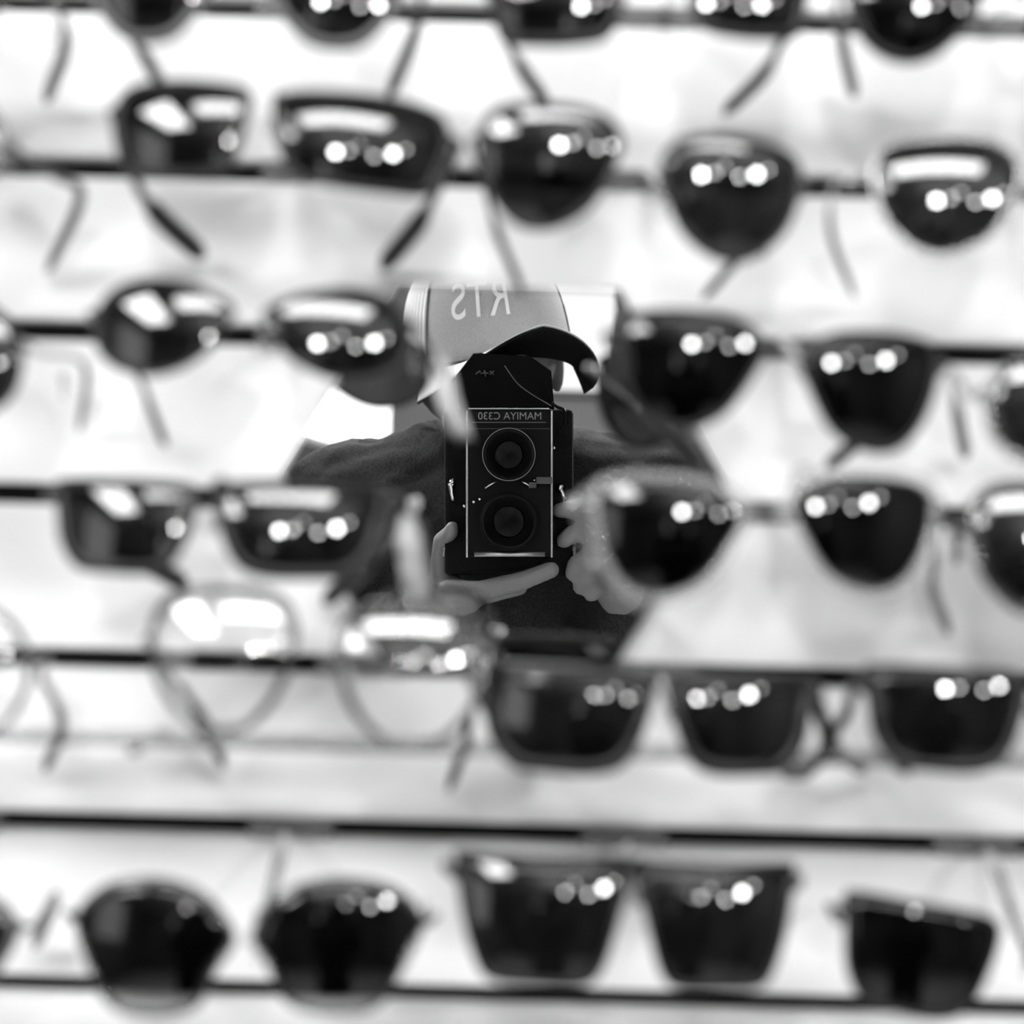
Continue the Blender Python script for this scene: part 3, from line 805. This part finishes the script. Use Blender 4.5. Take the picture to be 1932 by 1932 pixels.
# trucker cap
CAPF = mat('cap_foam_front', 0.46, 0.95, 0.1, bump=0.4, bscale=700, var=0.12)
CAPM = mat('cap_white_mesh', 0.88, 0.9, 0.1, bump=0.6, bscale=900)
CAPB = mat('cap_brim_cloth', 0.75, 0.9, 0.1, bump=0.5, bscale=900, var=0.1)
CAPU = mat('cap_brim_shade', 0.015, 0.9, 0.1)
def crown(a, b, grow=0.0):
    """a: 0 = front, angle round the head; b: 0 rim .. 1 top."""
    e = b * math.pi / 2
    fr = max(0, math.cos(a))
    r = math.cos(e) ** (0.62 + .1 * fr)
    x = (.089 + grow) * r * math.sin(a)
    y = (.100 + grow) * r * math.cos(a) - .006
    z = -.006 + (.126 + grow + .012 * fr) * math.sin(e) ** .95
    return x, y, z
def crown_patch(a0, a1, n, m=14, grow=0.0, rib=0.0):
    V, Fc = [], []
    for j in range(m + 1):
        for i in range(n + 1):
            g = grow + (rib if i % 2 else 0)
            V.append(hd(*crown(a0 + (a1 - a0) * i / n, j / m, g)))
    for j in range(m):
        for i in range(n):
            p = j * (n + 1) + i
            Fc.append([p, p + 1, p + n + 2, p + n + 1])
    return V, Fc
def thick(o, t):
    md = o.modifiers.new('thickness', 'SOLIDIFY'); md.thickness = t; md.offset = -1
FA = math.radians(62)
cap = mesh_obj('trucker_cap', *crown_patch(-FA, FA, 30), CAPF, person, True, FOOT); thick(cap, .0025)
cm = mesh_obj('mesh_panel', *crown_patch(FA, 2 * math.pi - FA, 120, 16, 0, .0012), CAPM, cap, False, FOOT); thick(cm, .0012)
mesh_obj('seam', *tube([hd(*crown(FA, j / 16, .0008)) for j in range(17)], .001, 6), mat('cap_seam', .25, .9), cap, True, FOOT)
mesh_obj('seam', *tube([hd(*crown(-FA, j / 16, .0008)) for j in range(17)], .001, 6), mat('cap_seam', .25, .9), cap, True, FOOT)
mesh_obj('button', *ellipsoid(hd(*crown(0, 1)), .008, .008, .005, HR, 14, 8), CAPF, cap, True, FOOT)
# brim: arched over its width, underside coloured near black to stand for its shade
def brim_surface(off):
    V, Fc = [], []
    n, m = 36, 12
    for i in range(n + 1):
        s = -1 + 2 * i / n
        a = s * math.radians(68)
        x0, y0, z0 = crown(a, 0.0, .001)
        ln = .086 * (1 - abs(s) ** 3.2) ** .6 + .003
        for j in range(m + 1):
            q = j / m
            x = x0 * (1 + .10 * q); y = y0 + ln * q
            z = z0 + .020 * q * (1 - abs(s)) - .34 * (x * x) / .084 * (.35 + .75 * q) + off
            V.append(hd(x, y, z))
    for i in range(n):
        for j in range(m):
            p = i * (m + 1) + j
            Fc.append([p, p + 1, p + m + 2, p + m + 1])
    return V, Fc
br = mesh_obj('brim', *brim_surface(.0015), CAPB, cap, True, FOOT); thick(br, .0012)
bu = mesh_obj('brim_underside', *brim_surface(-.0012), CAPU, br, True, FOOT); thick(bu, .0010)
V, Fc = text_mesh('RTS', .042, .0006)
W = []
for v in V:
    a = -.36 - v.x / .096; b = .27 + v.y / .15
    W.append(hd(*crown(a, b, .0018 + v.z * 1.0)))
mesh_obj('lettering', W, Fc, mat('white_print', .95, .8), cap, False, FOOT)

# glowing box and wall panel, added to make the bright patches in the mirror
sb = empty('glow_box', (-.38, -2.6, 1.64)); so = Vector((-.38, -2.6, 1.64))
tag(sb, 'bright white lightbox added for the bright patch behind the shoulder of the photographer', 'glowbox')
def slab(t0, t1, ya, yb, za, zb):
    V = []
    for (x, y) in ((-.405 - t0, ya), (-.405 - t1, ya), (-.342 - t1, yb), (-.342 - t0, yb)):
        V += [Vector((x, y, za)), Vector((x, y, zb))]
    return V, [[0, 2, 4, 6], [1, 3, 5, 7], [0, 1, 3, 2], [2, 3, 5, 4], [4, 5, 7, 6], [6, 7, 1, 0]]
mesh_obj('light_face', *slab(0, .01, -1.72, -3.55, 1.640, 2.0), emis('box_glow', GLOWBOX), sb, False, so)
mesh_obj('casing', *slab(.0102, .05, -1.70, -3.57, 1.632, 2.01), WHITE_METAL, sb, False, so)
for y in (-2.1, -3.1):
    mesh_obj('hanging_rod', *tube([(-.42, y, 2.005), (-.42, y, Z1)], .008), WHITE_METAL, sb, True, so)
po = empty('glow_panel', (.21, Y0, 2.1)); oo = Vector((.21, Y0, 2.1))
tag(po, 'small pale glowing panel added on the back wall for the bright patch beside the cap', 'glowbox')
mesh_obj('light_face', *box(.10, .285, Y0 + .03, Y0 + .04, 1.86, 2.30), emis('panel_glow', 1.6), po, False, oo)
mesh_obj('casing', *box(.08, .30, Y0, Y0 + .03, 1.84, 2.32, .004), mat('dark_casing', .02, .5), po, False, oo)

# pale strips on thread, added to stand in for unidentified pale streaks
def hang_strip(label, pts, wd, top):
    P = spline([at(*p) for p in pts], 12)
    o = P[0].copy()
    e = empty('hang_strip', o); tag(e, label, 'tag')
    V, Fc = [], []
    for i, p in enumerate(P):
        k = wd / 2000 * (.55 if i == 0 else .85 if i in (1, 11) else 1)
        for sx, dy in ((-1, 0), (1, 0), (1, .0007), (-1, .0007)):
            V.append(p + Vector((sx * k, dy + .0015 * math.sin(i * .5), 0)))
    n = len(P)
    for i in range(n - 1):
        for q in range(4):
            Fc.append([i * 4 + q, i * 4 + (q + 1) % 4, i * 4 + 4 + (q + 1) % 4, i * 4 + 4 + q])
    Fc += [[0, 1, 2, 3], [n * 4 - 4 + q for q in range(4)]]
    mesh_obj('paper', V, Fc, mat('pale_strip_paper', .42, .7, var=.5, bscale=90), e, True, o)
    mesh_obj('thread', *tube([P[0], (P[0] + at(*top)) / 2 + Vector((.001, 0, 0)), at(*top)], .0004, 6), mat('strip_thread', .5, .8), e, True, o)
hang_strip('pale narrow strip added over the mirror beside the cap', [(828, 668, .855), (842, 745, .858), (872, 826, .862)], 10, (805, 640, .842))
hang_strip('pale narrow strip added over the mirror below the black wayfarers', [(762, 975, .85), (774, 1050, .852), (788, 1138, .856)], 11, (742, 958, .83))
